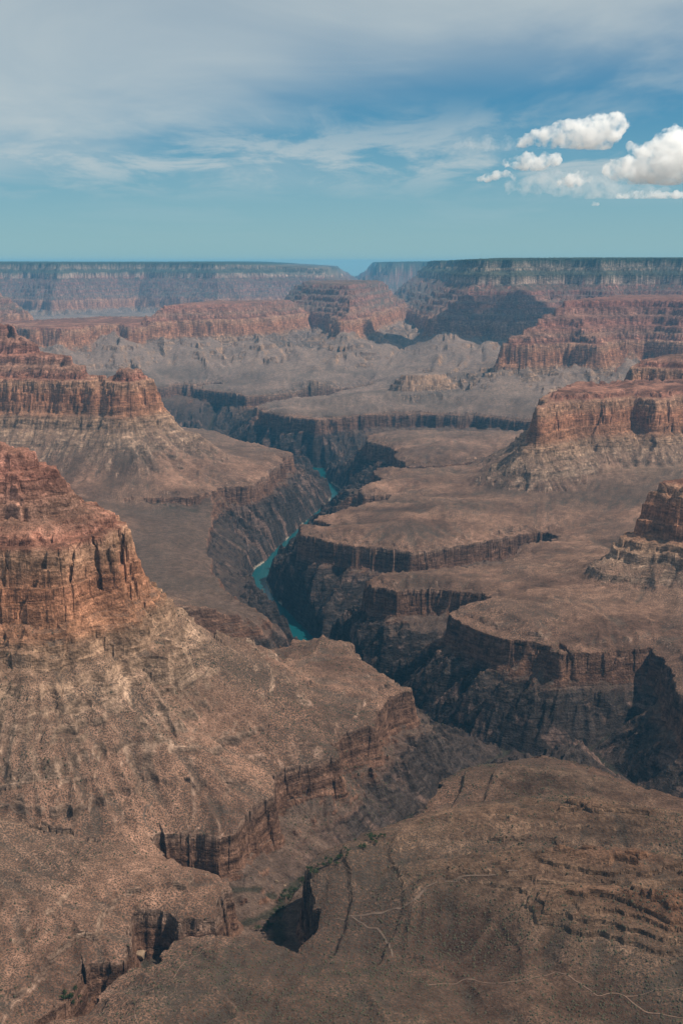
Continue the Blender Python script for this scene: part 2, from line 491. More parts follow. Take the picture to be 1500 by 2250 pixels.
def terrace(h, period, sharp, seed):
    """stair-step a height with uneven treads; returns the stepped height"""
    hh = h + period * 0.9 * vnoise(h / (period * 2.3), h * 0 + seed, seed)
    q = hh / period
    k = np.floor(q); f = q - k
    st = np.where(f < 1 - sharp, f * 0.22 / (1 - sharp), 0.22 + (f - (1 - sharp)) / sharp * 0.78)
    return h + (st - f) * period


def height(x, y, F, grad, full):
    """terrain height. F: dict of looked-up fields, grad: (across-slope unit x, y, slope) or None"""
    r = np.hypot(x, y)
    zrim = 370 - 60 * sstep(3300, 4500, y) + 10 * sstep(8000, 10000, y)
    octs = 4 if full else 2
    near = np.clip(1.4 - r / 9000, 0.0, 1)
    # crenulated rim
    crack = fbm(x, y, 90, octs, 3, 0.55)
    bay = fbm(x, y, 300, 3, 5, 0.5, True)
    blk = (blocks(x, y, 22, 101) * 3.2 + blocks(x, y, 64, 103) * 7) if full else 0.0
    sd_s = F['sd_land'] - (bay + 0.2) * 16 * np.clip(r / 3500, 0.5, 1.6)
    sd_s = sd_s + 42 * np.clip(-F['drain'] - 0.25, 0, 1) * np.clip((r - 2600) / 2400, 0, 1.6)
    sdl = sd_s + (blk + crack * 15) * np.exp(-(sd_s / 38) ** 2)
    # platform surface rising away from the rim
    din = np.clip(-sdl, 0, None)
    roll = fbm(x, y, 420, 3, 9)
    tonto = zrim + 0.085 * np.minimum(din, 1100) + roll * (2 + np.minimum(din, 300) * 0.06) + F['spur']
    tonto = tonto + 9 * sstep(36, 44, din + 26 * roll + 10 * crack) + 7 * sstep(100, 110, din + 60 * roll + 14 * crack)
    tonto = tonto + F['drain'] * np.clip(din / 40, 0, 5) + F['talus_far'] * 0.34 * sstep(8800, 10200, y) * np.clip(F['spur'] / 60, 0.15, 1.2)
    # buttes and rim walls with their talus
    zc = np.full(x.shape, 640.0, f4)
    which = np.full(x.shape, -1, np.int8)
    big = fbm(x, y, 520, 3, 61, 0.5, True)
    fin = fbm(x, y, 70, octs, 63, 0.6)
    flute = fbm(x, y, 34, 3, 67, 0.6, True) if full else 0.0
    nearby = np.clip((17000 - r) / 7000, 0, 1)
    mid = fbm(x, y, 190, 3, 65, 0.55)
    rise = np.full(x.shape, -1e4, f4)
    clear = np.full(x.shape, 1e6, f4)
    land = tonto
    for i, ft in enumerate(FEATS):
        sd = F['sd%d' % i]
        if ft['name'].startswith('far'):
            sd = sd + big * 95 + mid * 40 + fin * 22 * nearby + fbm(x, y, 1500, 2, 71) * 130
        else:
            sd = sd + big * 20 + mid * 38 + fin * 6 + blocks(x, y, 130, 105) * 11
        cw = sd + (blk * 1.15 - flute * 3.5) * nearby * np.exp(-((sd - 18) / 45) ** 2)
        pin = np.array(ft['prof'], f4); po = np.array(PROFILE_OUT_NEAR if ft['name'] == 'near_left' else PROFILE_OUT, f4)
        up = np.minimum(np.interp(-cw, pin[:, 0], pin[:, 1]), ft['cap']).astype(f4)
        ts = 2.5 if ft['name'].startswith('far') else 1.0
        dn = np.interp(cw, np.where(po[:, 0] > 132, 132 + (po[:, 0] - 132) * ts, po[:, 0]), po[:, 1]).astype(f4)
        hb = ft['z'] + np.where(cw < 0, up, dn)
        if ft['name'].startswith('far_r'):
            hb = hb + (fbm(x, y, 4500, 2, 73) * 22 - (150 * sstep(-3200, 500, x) if ft['name'] == 'far_rim_left' else 0)) * sstep(300, 680, up)
        if grad is not None:
            tal = np.clip((cw - 70) / 90, 0, 1) * np.clip((900 * ts - cw) / (500 * ts), 0, 1)
            hb = hb + tal * (F['talus_far'] if ft['name'].startswith('far') else F['talus_g']) * np.clip(1.2 - cw / (900 * ts), 0.25, 1)
        hb = np.minimum(hb, zrim + 10 + 0.42 * din + 0.0006 * din * din + 8 * crack + 1500 * sstep(190, 90, cw))
        which = np.where((hb > land) & (cw < 520 * ts) & (hb > rise), i, which)
        zc = np.where((cw < 900 * ts) & (hb > land - 6), ft['z'], zc)
        rise = np.maximum(rise, hb)
        clear = np.minimum(clear, cw)
        land = smax(hb, land, 14.0)
    rim_top = np.minimum(land, zrim + 30)
    # gorge
    dout = np.clip(sdl, 0, None)
    cliff_h = 58 + 16 * sstep(2500, 4500, y) + 22 * fbm(x, y, 260, 2, 111)
    dsm = np.clip(sd_s, 0, None)
    u = dsm / (dsm + np.maximum(F['d_thal'] - 6, 0) + 1e-3)
    foot = zrim - cliff_h - 8
    zt = np.minimum(F['z_thal'], foot - 4)
    wall = foot + (zt - foot) * (u ** 0.92)
    if grad is not None:
        gx, gy, gs = grad
        amp = np.clip(F['d_thal'] / 70, 0, 1) * np.clip(dout / 50, 0, 1)
        e = ribs(gully(x, y, 380, gx, gy, 21)) * 30 + ribs(gully(x, y, 170, gx, gy, 22)) * 20
        if full:
            tx = gx + 0.6 * gy; ty = gy - 0.6 * gx
            e = e + ribs(gully(x, y, 76, tx, ty, 23)) * 11 + ribs(gully(x, y, 34, tx, ty, 24)) * 5
            e = e + fbm(x, y, 44, 4, 27, 0.62, True) * 11.0
        depth = np.clip((foot - zt) / 200, 0.30, 1.3)
        wall = wall + e * amp * depth
        wall = np.maximum(wall, zt - 2)
    cl = np.interp(dout, [0, 1.5, 4, 6, 8.5, 11, 14, 19, 24], [0, 0.20, 0.24, 0.50, 0.55, 0.80, 0.84, 0.95, 1.0]).astype(f4)
    gorge = rim_top - 4 + (np.minimum(wall, rim_top - 8) - rim_top + 4) * cl
    h = np.where(sdl < 0, land - 4 * np.exp(-din / 14.0) * (land < zrim + 60), gorge)
    # left bank shelf
    sds = F['sd_shelf'] + crack * 14 - bay * 14
    s_in = np.clip(-sds, 0, None)
    shelf_z = 232 + 0.11 * np.minimum(s_in, 900) + roll * 20 + bay * 13 * np.clip(s_in / 80, 0, 1)
    shelf_z = np.where(sds < 0, smax(shelf_z, np.minimum(rise, 232 + 1.2 * s_in), 12.0), shelf_z)
    shelf_h = np.where(sds < 0, shelf_z - 10 * np.exp(-s_in / 20), shelf_z - np.interp(sds, [0, 3, 10, 30, 500], [10, 22, 36, 52, 420]).astype(f4))
    h = np.where(sdl > 0, np.maximum(h, shelf_h), h)
    # river bed
    h = np.where(F['d_river'] < 90, np.minimum(h, -14 + 34 * sstep(24, 62, F['d_river']) + np.maximum(h, 0) * sstep(30, 84, F['d_river'])), h)
    in_gorge = sdl > 2
    which = np.where(in_gorge & ((sds > 0) | (rise < shelf_z - 8)), -1, which)
    # small gullies everywhere on slopes
    if full and grad is not None:
        gx, gy, gs = grad
        g2 = ribs(gully(x, y, 130, gx, gy, 81)) * 110 + ribs(gully(x, y, 52, gx, gy, 82)) * 50
        calm = 1 - 0.60 * sstep(-260, 60, x - 0.25 * (y - 2000)) * sstep(2750, 2450, y)
        soft = np.where(in_gorge, 0.3, 1.0) * calm
        h = h + g2 * (0.026 + np.clip(gs, 0, 0.5) * 0.10) * soft * np.where(in_gorge, 2.4, np.clip((din + 10) / 60, 0.15, 1))
        h = h + fbm(x, y, 30, 4, 85, 0.6, True) * np.clip(0.8 + gs * 2.0, 0.8, 2.6) * calm
    # strata height, zero at the rim cliff top, 235 at the big cliff's foot, 400 at its crest
    zb = zc - 165
    st = np.where(h < zrim, h - zrim, np.where(h < zb, (h - zrim) / np.maximum(zb - zrim, 30) * 235, np.where(h < zc, 235 + (h - zb), 400 + (h - zc))))
    st = np.where((y > 6500) & (clear > 125) & (st > 222), 222 + 8 * crack, st)
    if full:
        led = np.clip(0.5 + 1.3 * fbm(x, y, 210, 3, 91), 0, 1)
        supai = sstep(400, 420, st) * (1 - sstep(700, 720, st))
        muav = sstep(140, 170, st) * (1 - sstep(238, 250, st)) * (0.4 + 0.6 * led)
        bas = sstep(30, 60, st) * (1 - sstep(140, 170, st)) * np.clip(led * 2.6 - 1.0, 0, 1) * np.where((y < 2600) & (x > -150), 0.12, 1.0)
        tap = sstep(-90, -80, st) * (1 - sstep(-6, -2, st))
        red = sstep(240, 250, st) * (1 - sstep(395, 402, st)) * 0.8
        kai = sstep(780, 800, st) * 0.5
        a1 = np.clip(supai * 0.75 + muav * 0.8 + bas * 0.9 + tap * 0.55 + red + kai, 0, 1)
        t1 = terrace(h, 17.0, 0.30, 5)
        t2 = terrace(h, 43.0, 0.24, 9)
        h = h + (t1 - h) * a1 * 0.55 + (t2 - h) * np.clip(a1, 0, 0.9) * 0.45
        fl = sstep(6000, 8500, y) * sstep(12, 30, st) * (1 - sstep(225, 240, st)) * np.clip(0.35 + 1.1 * fbm(x, y, 700, 2, 117), 0.1, 0.9)
        h = h + (terrace(h, 62.0, 0.26, 17) - h) * fl
        # near spurs carry shale ledges towards the right
        sw = 0.62 * np.clip((x - 80) / 260, 0, 1) * np.clip(F['spur'] / 30, 0, 1) * (y < 2600)
        h = h + (terrace(h, 13.0, 0.12, 13) - h) * sw
    return h.astype(f4), st.astype(f4), which, sdl.astype(f4), (g2 if full and grad is not None else None)


# first pass on the coarse grid -> slope directions and where rows are needed
dl = float(lr_c[1] - lr_c[0]); da = float(az_c[1] - az_c[0])


def gradients(h):
    h_a = np.gradient(h, da, axis=1); h_l = np.gradient(h, dl, axis=0)
    gr = h_l / Rc; ga = h_a / Rc                       # along r, along azimuth
    gxw = gr * np.sin(AZc) + ga * np.cos(AZc)
    gyw = gr * np.cos(AZc) - ga * np.sin(AZc)
    s = np.hypot(gxw, gyw) + 1e-5
    return gxw, gyw, s


def smooth2(a, n):
    for _ in range(2):
        a = blur_az(a, n)
        a = blur_az(np.ascontiguousarray(a.T), n).T.copy()
    return a


for _k in ('talus_g', 'talus_far', 'drain'):
    COARSE[_k] = np.zeros(Xc.shape, f4)
h0, _, _, _, _ = height(Xc, Yc, COARSE, None, False)
gxw, gyw, gs = gradients(smooth2(h0, 9))
COARSE['ax'] = (-gyw / gs).astype(f4); COARSE['ay'] = (gxw / gs).astype(f4); COARSE['gs'] = gs.astype(f4)
tg = ribs(gully(Xc, Yc, 300, COARSE['ax'], COARSE['ay'], 41)) * 16 + ribs(gully(Xc, Yc, 130, COARSE['ax'], COARSE['ay'], 42)) * 7
COARSE['talus_g'] = tg.astype(f4)
COARSE['talus_far'] = (ribs(gully(Xc, Yc, 950, COARSE['ax'], COARSE['ay'], 43)) * 85 + ribs(gully(Xc, Yc, 420, COARSE['ax'], COARSE['ay'], 44)) * 28).astype(f4)
COARSE['drain'] = ribs(gully(Xc, Yc, 460, COARSE['ax'], COARSE['ay'], 45)).astype(f4)
h1, _, _, _, _ = height(Xc, Yc, COARSE, (COARSE['ax'], COARSE['ay'], COARSE['gs']), False)

dh = np.abs(np.gradient(h1, axis=0)); drr = np.gradient(Rc, axis=0)
graz = np.clip((EYE - h1) / Rc, 0.10, 1)
dens = (np.sqrt((drr * graz) ** 2 + (0.7 * dh) ** 2) / Rc).mean(axis=1)
dens = np.convolve(np.pad(dens, 20, mode='edge'), np.ones(41) / 41, mode='valid') * np.where(Rc[:, 0] > 26000, 0.3, 1.0)
cum = np.cumsum(dens); cum -= cum[0]; cum /= cum[-1]

NCOL, NROW = 620, 740            # base grid
SUB_R, SUB_A = 5, 2              # steep cells are split further
MAX_FINE = 98000
az_f = np.linspace(AZ0 * 0.98, AZ1 * 0.98, NCOL)
lr_f = np.interp(np.linspace(0, 1, NROW), cum, lr_c)


def in_threads(fn, n, size):
    cuts = list(range(0, n, size)) + [n]
    with ThreadPoolExecutor(4) as ex:
        return list(ex.map(lambda ab: fn(ab[0], ab[1]), zip(cuts[:-1], cuts[1:])))


def evaluate(azs, lrs, size):
    parts = in_threads(lambda a, b: evaluate_part(azs[a:b], lrs[a:b]), len(azs), size)
    return {k: np.concatenate([p[k] for p in parts]) for k in parts[0]}


def evaluate_part(azs, lrs):
    """terrain at azimuth / log-range arrays -> dict of arrays"""
    fa = ((azs - AZ0) / da).astype(f4); fr = ((lrs - lr_c[0]) / dl).astype(f4)
    rr = np.exp(lrs)
    x = (rr * np.sin(azs)).astype(f4); y = (rr * np.cos(azs)).astype(f4)
    F = {k: sample(v, fa, fr) for k, v in COARSE.items()}
    h, st, which, sdl_, gul = height(x, y, F, (F['ax'], F['ay'], F['gs']), True)
    return dict(X=x, Y=y, H=h, ST=st, W=which, S=sdl_, G=gul, T=F['d_thal'], D=F['drain'])


A2, L2 = np.meshgrid(az_f, lr_f)
BASE = evaluate(A2, L2, 60)
hb_ = BASE['H']; rb_ = np.hypot(BASE['X'], BASE['Y'])
q4 = np.stack([hb_[:-1, :-1], hb_[1:, :-1], hb_[:-1, 1:], hb_[1:, 1:]])
score = (q4.max(0) - q4.min(0)) / rb_[:-1, :-1]
score = np.where(rb_[:-1, :-1] > 27000, score * 0.5, score)
sc_d = score.copy()
sc_d[1:] = np.maximum(sc_d[1:], score[:-1] * 0.75); sc_d[:-1] = np.maximum(sc_d[:-1], score[1:] * 0.75)
thr = max(np.partition(sc_d.ravel(), -MAX_FINE)[-MAX_FINE], 0.0008)
flag = sc_d > thr
fi, fj = np.nonzero(flag)
tr = np.linspace(0, 1, SUB_R + 1)[None, :, None]; ta = np.linspace(0, 1, SUB_A + 1)[None, None, :]
fine_l = lr_f[fi][:, None, None] * (1 - tr) + lr_f[fi + 1][:, None, None] * tr + 0 * ta
fine_a = az_f[fj][:, None, None] * (1 - ta) + az_f[fj + 1][:, None, None] * ta + 0 * tr
FINE = evaluate(fine_a, fine_l, 2500)
# stitch: edges shared with an unsplit cell follow the straight edge of that cell
pad = np.pad(flag, 1)
near_n = pad[fi, fj + 1]; far_n = pad[fi + 2, fj + 1]; left_n = pad[fi + 1, fj]; right_n = pad[fi + 1, fj + 2]
for k in ('X', 'Y', 'H'):
    P3 = FINE[k]
    c00 = P3[:, 0, 0].copy(); c01 = P3[:, 0, -1].copy(); c10 = P3[:, -1, 0].copy(); c11 = P3[:, -1, -1].copy()
    ta1 = ta[0, 0][None, :]; tr1 = tr[0, :, 0][None, :]
    m = ~near_n; P3[m, 0, :] = (c00[:, None] * (1 - ta1) + c01[:, None] * ta1)[m]
    m = ~far_n; P3[m, -1, :] = (c10[:, None] * (1 - ta1) + c11[:, None] * ta1)[m]
    m = ~left_n; P3[m, :, 0] = (c00[:, None] * (1 - tr1) + c10[:, None] * tr1)[m]
    m = ~right_n; P3[m, :, -1] = (c01[:, None] * (1 - tr1) + c11[:, None] * tr1)[m]
H = hb_
print('terrain evaluated', len(fi), 'fine cells')


# ------------------------------------------------------------------ materials
def new_mat(name):
    m = bpy.data.materials.new(name)
    m.use_nodes = True
    t = NT(m.node_tree)
    t.n.clear()
    out = t.node('ShaderNodeOutputMaterial')
    return m, t, out


def rock_material():
    m, t, out = new_mat('canyon_rock')
    geo = t.node('ShaderNodeNewGeometry')
    pos = geo.outputs['Position']
    ca = t.node('ShaderNodeAttribute', attribute_name='ground_colour')
    sa = t.node('ShaderNodeAttribute', attribute_name='scrub')
    ra = t.node('ShaderNodeAttribute', attribute_name='bare')
    sta = t.node('ShaderNodeAttribute', attribute_name='strata')
    # thin beds on bare cliffs
    sc = t.node('ShaderNodeCombineXYZ')
    sp_ = t.node('ShaderNodeSeparateXYZ'); t.l.new(pos, sp_.inputs[0])
    t.l.new(t.math('MULTIPLY', sp_.outputs[0], 0.02), sc.inputs[0])
    t.l.new(t.math('MULTIPLY', sp_.outputs[1], 0.02), sc.inputs[1])
    t.l.new(t.math('MULTIPLY', sta.outputs['Fac'], 0.16), sc.inputs[2])
    beds = t.noise(sc.outputs[0], 1.0, 3, 0.6, 0.5)
    fine = t.noise(pos, 0.19, 4, 0.65)
    bedv = t.mapr(beds, 0.32, 0.68, 0.50, 1.52, smooth=False)
    bedv = t.math('ADD', 1.0, t.math('MULTIPLY', t.math('SUBTRACT', bedv, 1.0), ra.outputs['Fac']))
    finev = t.mapr(fine, 0.32, 0.68, 0.62, 1.40, smooth=False)
    mid = t.noise(pos, 0.042, 3, 0.65)
    midv = t.mapr(mid, 0.32, 0.68, 0.70, 1.32, smooth=False)
    var = t.math('MULTIPLY', t.math('MULTIPLY', bedv, finev), midv)
    vr = t.node('ShaderNodeCombineColor')
    for i in range(3):
        t.l.new(var, vr.inputs[i])
    base = t.mix(1.0, ca.outputs['Color'], vr.outputs[0], 'MULTIPLY')
    vor = t.node('ShaderNodeTexVoronoi', feature='F1', voronoi_dimensions='2D')
    t.l.new(pos, vor.inputs['Vector'])
    vor.inputs['Scale'].default_value = 0.27
    shr = t.math('LESS_THAN', vor.outputs['Distance'], t.math('MULTIPLY', sa.outputs['Fac'], 0.62))
    base = t.mix(t.math('MULTIPLY', shr, 0.78), base, (0.058, 0.047, 0.038))
    p = t.node('ShaderNodeBsdfDiffuse')
    t.l.new(base, p.inputs['Color'])
    p.inputs['Roughness'].default_value = 0.6
    bump = t.node('ShaderNodeBump')
    bump.inputs['Strength'].default_value = 0.9
    bump.inputs['Distance'].default_value = 1.0
    h2 = t.math('ADD', t.math('MULTIPLY', fine, 5.5), t.math('MULTIPLY', ra.outputs['Fac'], t.math('MULTIPLY', beds, 4.0)))
    t.l.new(h2, bump.inputs['Height'])
    t.l.new(bump.outputs[0], p.inputs['Normal'])
    t.l.new(p.outputs[0], out.inputs['Surface'])
    return m


ROCK = rock_material()

# ------------------------------------------------------------------ geology: albedo per vertex
STRATA = [(-400, .030, .024, .022), (-104, .040, .030, .026), (-80, .120, .064, .043), (-6, .105, .060, .042), (6, .160, .103, .077), (110, .178, .120, .086), (170, .225, .147, .101), (232, .245, .148, .094),
          (246, .275, .138, .080), (330, .255, .115, .066), (392, .285, .160, .100), (404, .27, .150, .098), (414, .215, .092, .062), (470, .225, .125, .088), (540, .215, .095, .068), (620, .215, .115, .085), (690, .19, .082, .062), (788, .225, .108, .080),
          (800, .29, .20, .155), (830, .33, .235, .18), (872, .30, .215, .165), (890, .090, .080, .056), (955, .085, .076, .054), (968, .22, .160, .120), (995, .13, .102, .076), (1010, .22, .165, .125), (1034, .19, .145, .11), (1046, .042, .052, .035), (1500, .040, .050, .034)]
STR = np.array(STRATA)


def ground_colours(E):
    X, Y, H, ST, GUL = E['X'], E['Y'], E['H'], E['ST'], E['G']
    ex = np.stack([np.gradient(X, axis=-1), np.gradient(Y, axis=-1), np.gradient(H, axis=-1)], -1)
    er = np.stack([np.gradient(X, axis=-2), np.gradient(Y, axis=-2), np.gradient(H, axis=-2)], -1)
    n = np.cross(ex, er); nz = np.abs(n[..., 2]) / (np.linalg.norm(n, axis=-1) + 1e-9)
    wob = fbm(X, Y, 300, 3, 201)
    st = ST + wob * 16
    rock = np.stack([np.interp(st, STR[:, 0], STR[:, k]) for k in (1, 2, 3)], -1).astype(f4)
    mott = fbm(X + H * 0.7, Y - H * 0.4, 60, 4, 203, 0.6)
    rock *= (1 + 0.45 * mott)[..., None]
    # dark varnish streaks and pale stain on the big cliffs
    stain = fbm(X, Y, 18, 3, 205, 0.6)
    cliff = sstep(-80, -60, st) * (1 - sstep(1060, 1080, st))
    rock *= (1 + 0.20 * stain * cliff)[..., None]
    bed = vnoise(st / 7.0, wob * 1.5, 241) * 0.6 + vnoise(st / 2.7, wob * 2.5, 243) * 0.4
    rock *= (1 + 0.62 * bed * cliff)[..., None]
    # veins in the schist
    sch = 1 - sstep(-112, -86, st)
    vein = fbm(X + 0.8 * H, Y + 0.3 * H, 70, 5, 207, 0.66)
    rock += (sch * sstep(0.18, 0.42, vein))[..., None] * np.array([.085, .050, .038], f4)
    # soil and rubble
    sn = fbm(X, Y, 170, 5, 211, 0.58)
    lo = np.array([.110, .062, .044], f4); hi = np.array([.252, .142, .097], f4)
    soil = lo + (hi - lo) * np.clip(0.5 + 0.9 * sn, 0, 1)[..., None]
    patch = fbm(X, Y, 48, 4, 231, 0.62)
    soil = soil * (1 + 0.42 * patch)[..., None]
    tal = sstep(40, 200, st)[..., None] * 0.60
    soil = soil * (1 - tal) + rock * tal
    red = sstep(400, 420, st)[..., None] * 0.65
    soil = soil * (1 - red) + rock * red
    # drainage lines hold darker grey-green fill
    dr = sstep(0.05, 0.65, -GUL / 100) * sstep(-4, 10, ST) * (1 - sstep(240, 300, ST))
    soil = soil * (1 - 0.38 * dr[..., None]) + np.array([.080, .070, .057], f4) * 0.38 * dr[..., None]
    soil = soil * (1 - 0.30 * sstep(0.1, -0.7, E['D']))[..., None]
    # rubble under the rim cliff greying into schist
    below = sstep(0, -40, ST)[..., None] * 0.9
    dk = sstep(-78, -150, ST + 40 * sn)[..., None]
    talus = np.array([.086, .058, .045], f4) * (1 - dk) + np.array([.041, .031, .027], f4) * dk
    talus = talus * (1 + 0.35 * mott)[..., None]
    soil = soil * (1 - below) + talus * below
    cover = sstep(0.60, 0.80, nz + 0.22 * fbm(X, Y, 40, 3, 213) - 0.10 * (ST < -90))
    colr = rock * (1 - cover[..., None]) + soil * cover[..., None]
    forest = sstep(1036, 1052, ST)[..., None]
    colr = colr * (1 - forest) + np.array([.040, .050, .033], f4) * forest
    veg = (sstep(15, 5, E['T'] + 5 * fbm(X, Y, 18, 2, 221)) * (ST < -15) * (H > 12) * sstep(0.75, 0.9, nz))[..., None] * 0.8
    colr = colr * (1 - veg) + np.array([.026, .026, .018], f4) * veg
    rng_ = np.hypot(X, Y)
    grey = (sstep(5500, 9500, rng_) * sstep(15, 40, ST) * (1 - sstep(225, 245, ST)) * 0.7 * (0.15 + 0.85 * cover))[..., None]
    colr = colr * (1 - grey) + (np.array([.172, .130, .110], f4) * (1 + 0.3 * sn)[..., None]) * grey
    far_veg = (sstep(12000, 17000, rng_) * sstep(404, 430, ST) * (1 - sstep(690, 760, ST)) * (0.35 + 0.65 * cover) * 0.62)[..., None]  # grey-green vegetation mixed over the distant red slopes
    colr = colr * (1 - far_veg) + np.array([.085, .085, .072], f4) * far_veg
    green = (sstep(9500, 14500, rng_) * sstep(690, 760, ST) * cover * 0.55)[..., None]
    colr = colr * (1 - green) + np.array([.052, .066, .050], f4) * green
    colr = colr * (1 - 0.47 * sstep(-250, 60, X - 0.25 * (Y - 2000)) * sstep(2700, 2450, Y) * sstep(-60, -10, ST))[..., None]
    # sand by the river
    sand = (sstep(9, 5, H) * (fbm(X, Y, 260, 3, 215) > 0.12))[..., None] * 0.8
    colr = colr * (1 - sand) + np.array([.30, .25, .20], f4) * sand
    scrub = cover * np.clip(0.62 + 0.5 * fbm(X, Y, 260, 4, 217) + 0.12 * dr, 0.1, 1) * sstep(-130, -20, ST) * (1 - 0.55 * sstep(120, 240, ST))
    return np.clip(colr, 0.012, 0.7), scrub.astype(f4), (1 - cover).astype(f4)



# ------------------------------------------------------------------ terrain objects, cut by landform
def soup(E, keep):
    """vertex arrays, quads and region ids of a patch set"""
    if keep is None:
        pr = in_threads(lambda a, b: ground_colours({k: v[a:b] for k, v in E.items()}), len(E['X']), 2500)
        c, sc_, ba = (np.concatenate([p[i] for p in pr]) for i in range(3))
    else:
        c, sc_, ba = ground_colours(E)
    co = np.stack([E['X'], E['Y'], E['H']], -1).reshape(-1, 3)
    vid = np.arange(co.shape[0]).reshape(E['X'].shape)
    q = np.stack([vid[..., :-1, :-1], vid[..., :-1, 1:], vid[..., 1:, 1:], vid[..., 1:, :-1]], -1)
    fw = E['W'][..., :-1, :-1].astype(np.int32)
    if keep is None:                 # split cells: one region for the whole cell
        fw = np.broadcast_to(fw[:, :1, :1], fw.shape)
        sg = np.broadcast_to(E['S'][:, :1, :1], fw.shape)
    else:
        sg = E['S'][:-1, :-1]
    reg = np.where(fw >= 0, fw, np.where(sg > 0, 50, 40))
    q = q[keep] if keep is not None else q.reshape(-1, 4)
    reg = reg[keep] if keep is not None else reg.reshape(-1)
    return co, q, reg, E['ST'].reshape(-1), c.reshape(-1, 3), sc_.reshape(-1), ba.reshape(-1)


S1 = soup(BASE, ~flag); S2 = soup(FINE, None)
n1 = len(S1[0])
co_all = np.concatenate([S1[0], S2[0]]).astype(f4)
quads_all = np.concatenate([S1[1], S2[1] + n1])
region = np.concatenate([S1[2], S2[2]])
st_all = np.concatenate([S1[3], S2[3]])
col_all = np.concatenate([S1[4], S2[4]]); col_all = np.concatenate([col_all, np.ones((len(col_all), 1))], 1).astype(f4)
scrub_all = np.concatenate([S1[5], S2[5]]).astype(f4); bare_all = np.concatenate([S1[6], S2[6]]).astype(f4)
feat_names = {'near_left': 'red_butte', 'mid_left': 'red_butte', 'mid_right': 'mesa', 'mid_right_back': 'mesa', 'right_nose': 'red_butte', 'far_left': 'mesa', 'far_ledge': 'mesa', 'far_center': 'mesa', 'far_right': 'canyon_rim', 'far_spur_right': 'mesa',
              'far_spur_left': 'mesa', 'far_rim_left': 'canyon_rim', 'far_rim_mid': 'canyon_rim'}
feat_labels = {'near_left': 'orange-red layered butte rising at the left edge above tan talus', 'mid_left': 'red cliff butte with a notched tower, left, beyond the near butte',
               'mid_right': 'flat topped tan-red mesa wall at the right above grey slopes', 'mid_right_back': 'fluted red cliff just behind the flat mesa at the right edge',
               'right_nose': 'small red cliff nose jutting in at the right edge', 'far_left': 'low flat hazy red cliff bench behind the notched butte', 'far_ledge': 'long thin-capped red mesa left of the hazy middle', 'far_center': 'broad hazy red mesa in the middle distance', 'far_spur_right': 'red stepped spur reaching in from the right below the forested rim', 'far_right': 'tall dark forested canyon rim at upper right',
               'far_spur_left': 'small blue-purple mesa at the left edge below the far rim', 'far_rim_left': 'pale blue flat canyon rim on the far left horizon', 'far_rim_mid': 'faint distant rim on the horizon between the two nearer rims'}


def terrain_object(name, mask, label):
    quads = quads_all[mask]
    if len(quads) == 0:
        return None
    used, invx = np.unique(quads.ravel(), return_inverse=True)
    me = bpy.data.meshes.new(name)
    nq = len(quads)
    me.vertices.add(len(used)); me.vertices.foreach_set('co', co_all[used].ravel())
    me.loops.add(nq * 4); me.loops.foreach_set('vertex_index', invx.astype(np.int32).ravel())
    me.polygons.add(nq); me.polygons.foreach_set('loop_start', np.arange(0, nq * 4, 4, dtype=np.int32))
    me.update(calc_edges=True)
    a = me.attributes.new('strata', 'FLOAT', 'POINT')
    a.data.foreach_set('value', st_all[used].astype(f4))
    for nm, arr in (('scrub', scrub_all), ('bare', bare_all)):
        a = me.attributes.new(nm, 'FLOAT', 'POINT')
        a.data.foreach_set('value', arr[used])
    a = me.attributes.new('ground_colour', 'FLOAT_COLOR', 'POINT')
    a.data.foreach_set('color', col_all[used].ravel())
    me.materials.append(ROCK)
    o = bpy.data.objects.new(name, me)
    col.objects.link(o)
    o['kind'] = 'structure'
    o['label'] = label
    return o


terrain_object('plateau_terrace', region == 40, 'broad brown scrub-dotted terrace above the inner gorge')
terrain_object('inner_gorge', region == 50, 'dark steep schist walls of the inner gorge above the river')
for i, ft in enumerate(FEATS):
    terrain_object(feat_names[ft['name']], region == i, feat_labels[ft['name']])
print('terrain built')


# ------------------------------------------------------------------ river
def strip_mesh(name, pts, width, z):
    pts = np.array(pts, float)
    # resample smoothly
    seg = np.r_[0, np.cumsum(np.hypot(*np.diff(pts, axis=0).T))]
    s = np.linspace(0, seg[-1], int(seg[-1] / 30) + 2)
    cx = np.interp(s, seg, pts[:, 0]); cy = np.interp(s, seg, pts[:, 1])
    for _ in range(3):
        cx[1:-1] = (cx[:-2] + cx[1:-1] * 2 + cx[2:]) / 4; cy[1:-1] = (cy[:-2] + cy[1:-1] * 2 + cy[2:]) / 4
    tx = np.gradient(cx); ty = np.gradient(cy); L = np.hypot(tx, ty); nx, ny = -ty / L, tx / L
    verts = []; faces = []
    K = 5
    for i in range(len(cx)):
        for k in range(K):
            o = (k / (K - 1) - 0.5) * width
            verts.append((cx[i] + nx[i] * o, cy[i] + ny[i] * o, z))
    for i in range(len(cx) - 1):
        for k in range(K - 1):
            a = i * K + k
            faces.append((a, a + 1, a + K + 1, a + K))
    me = bpy.data.meshes.new(name)
    me.from_pydata(verts, [], faces)
    return me


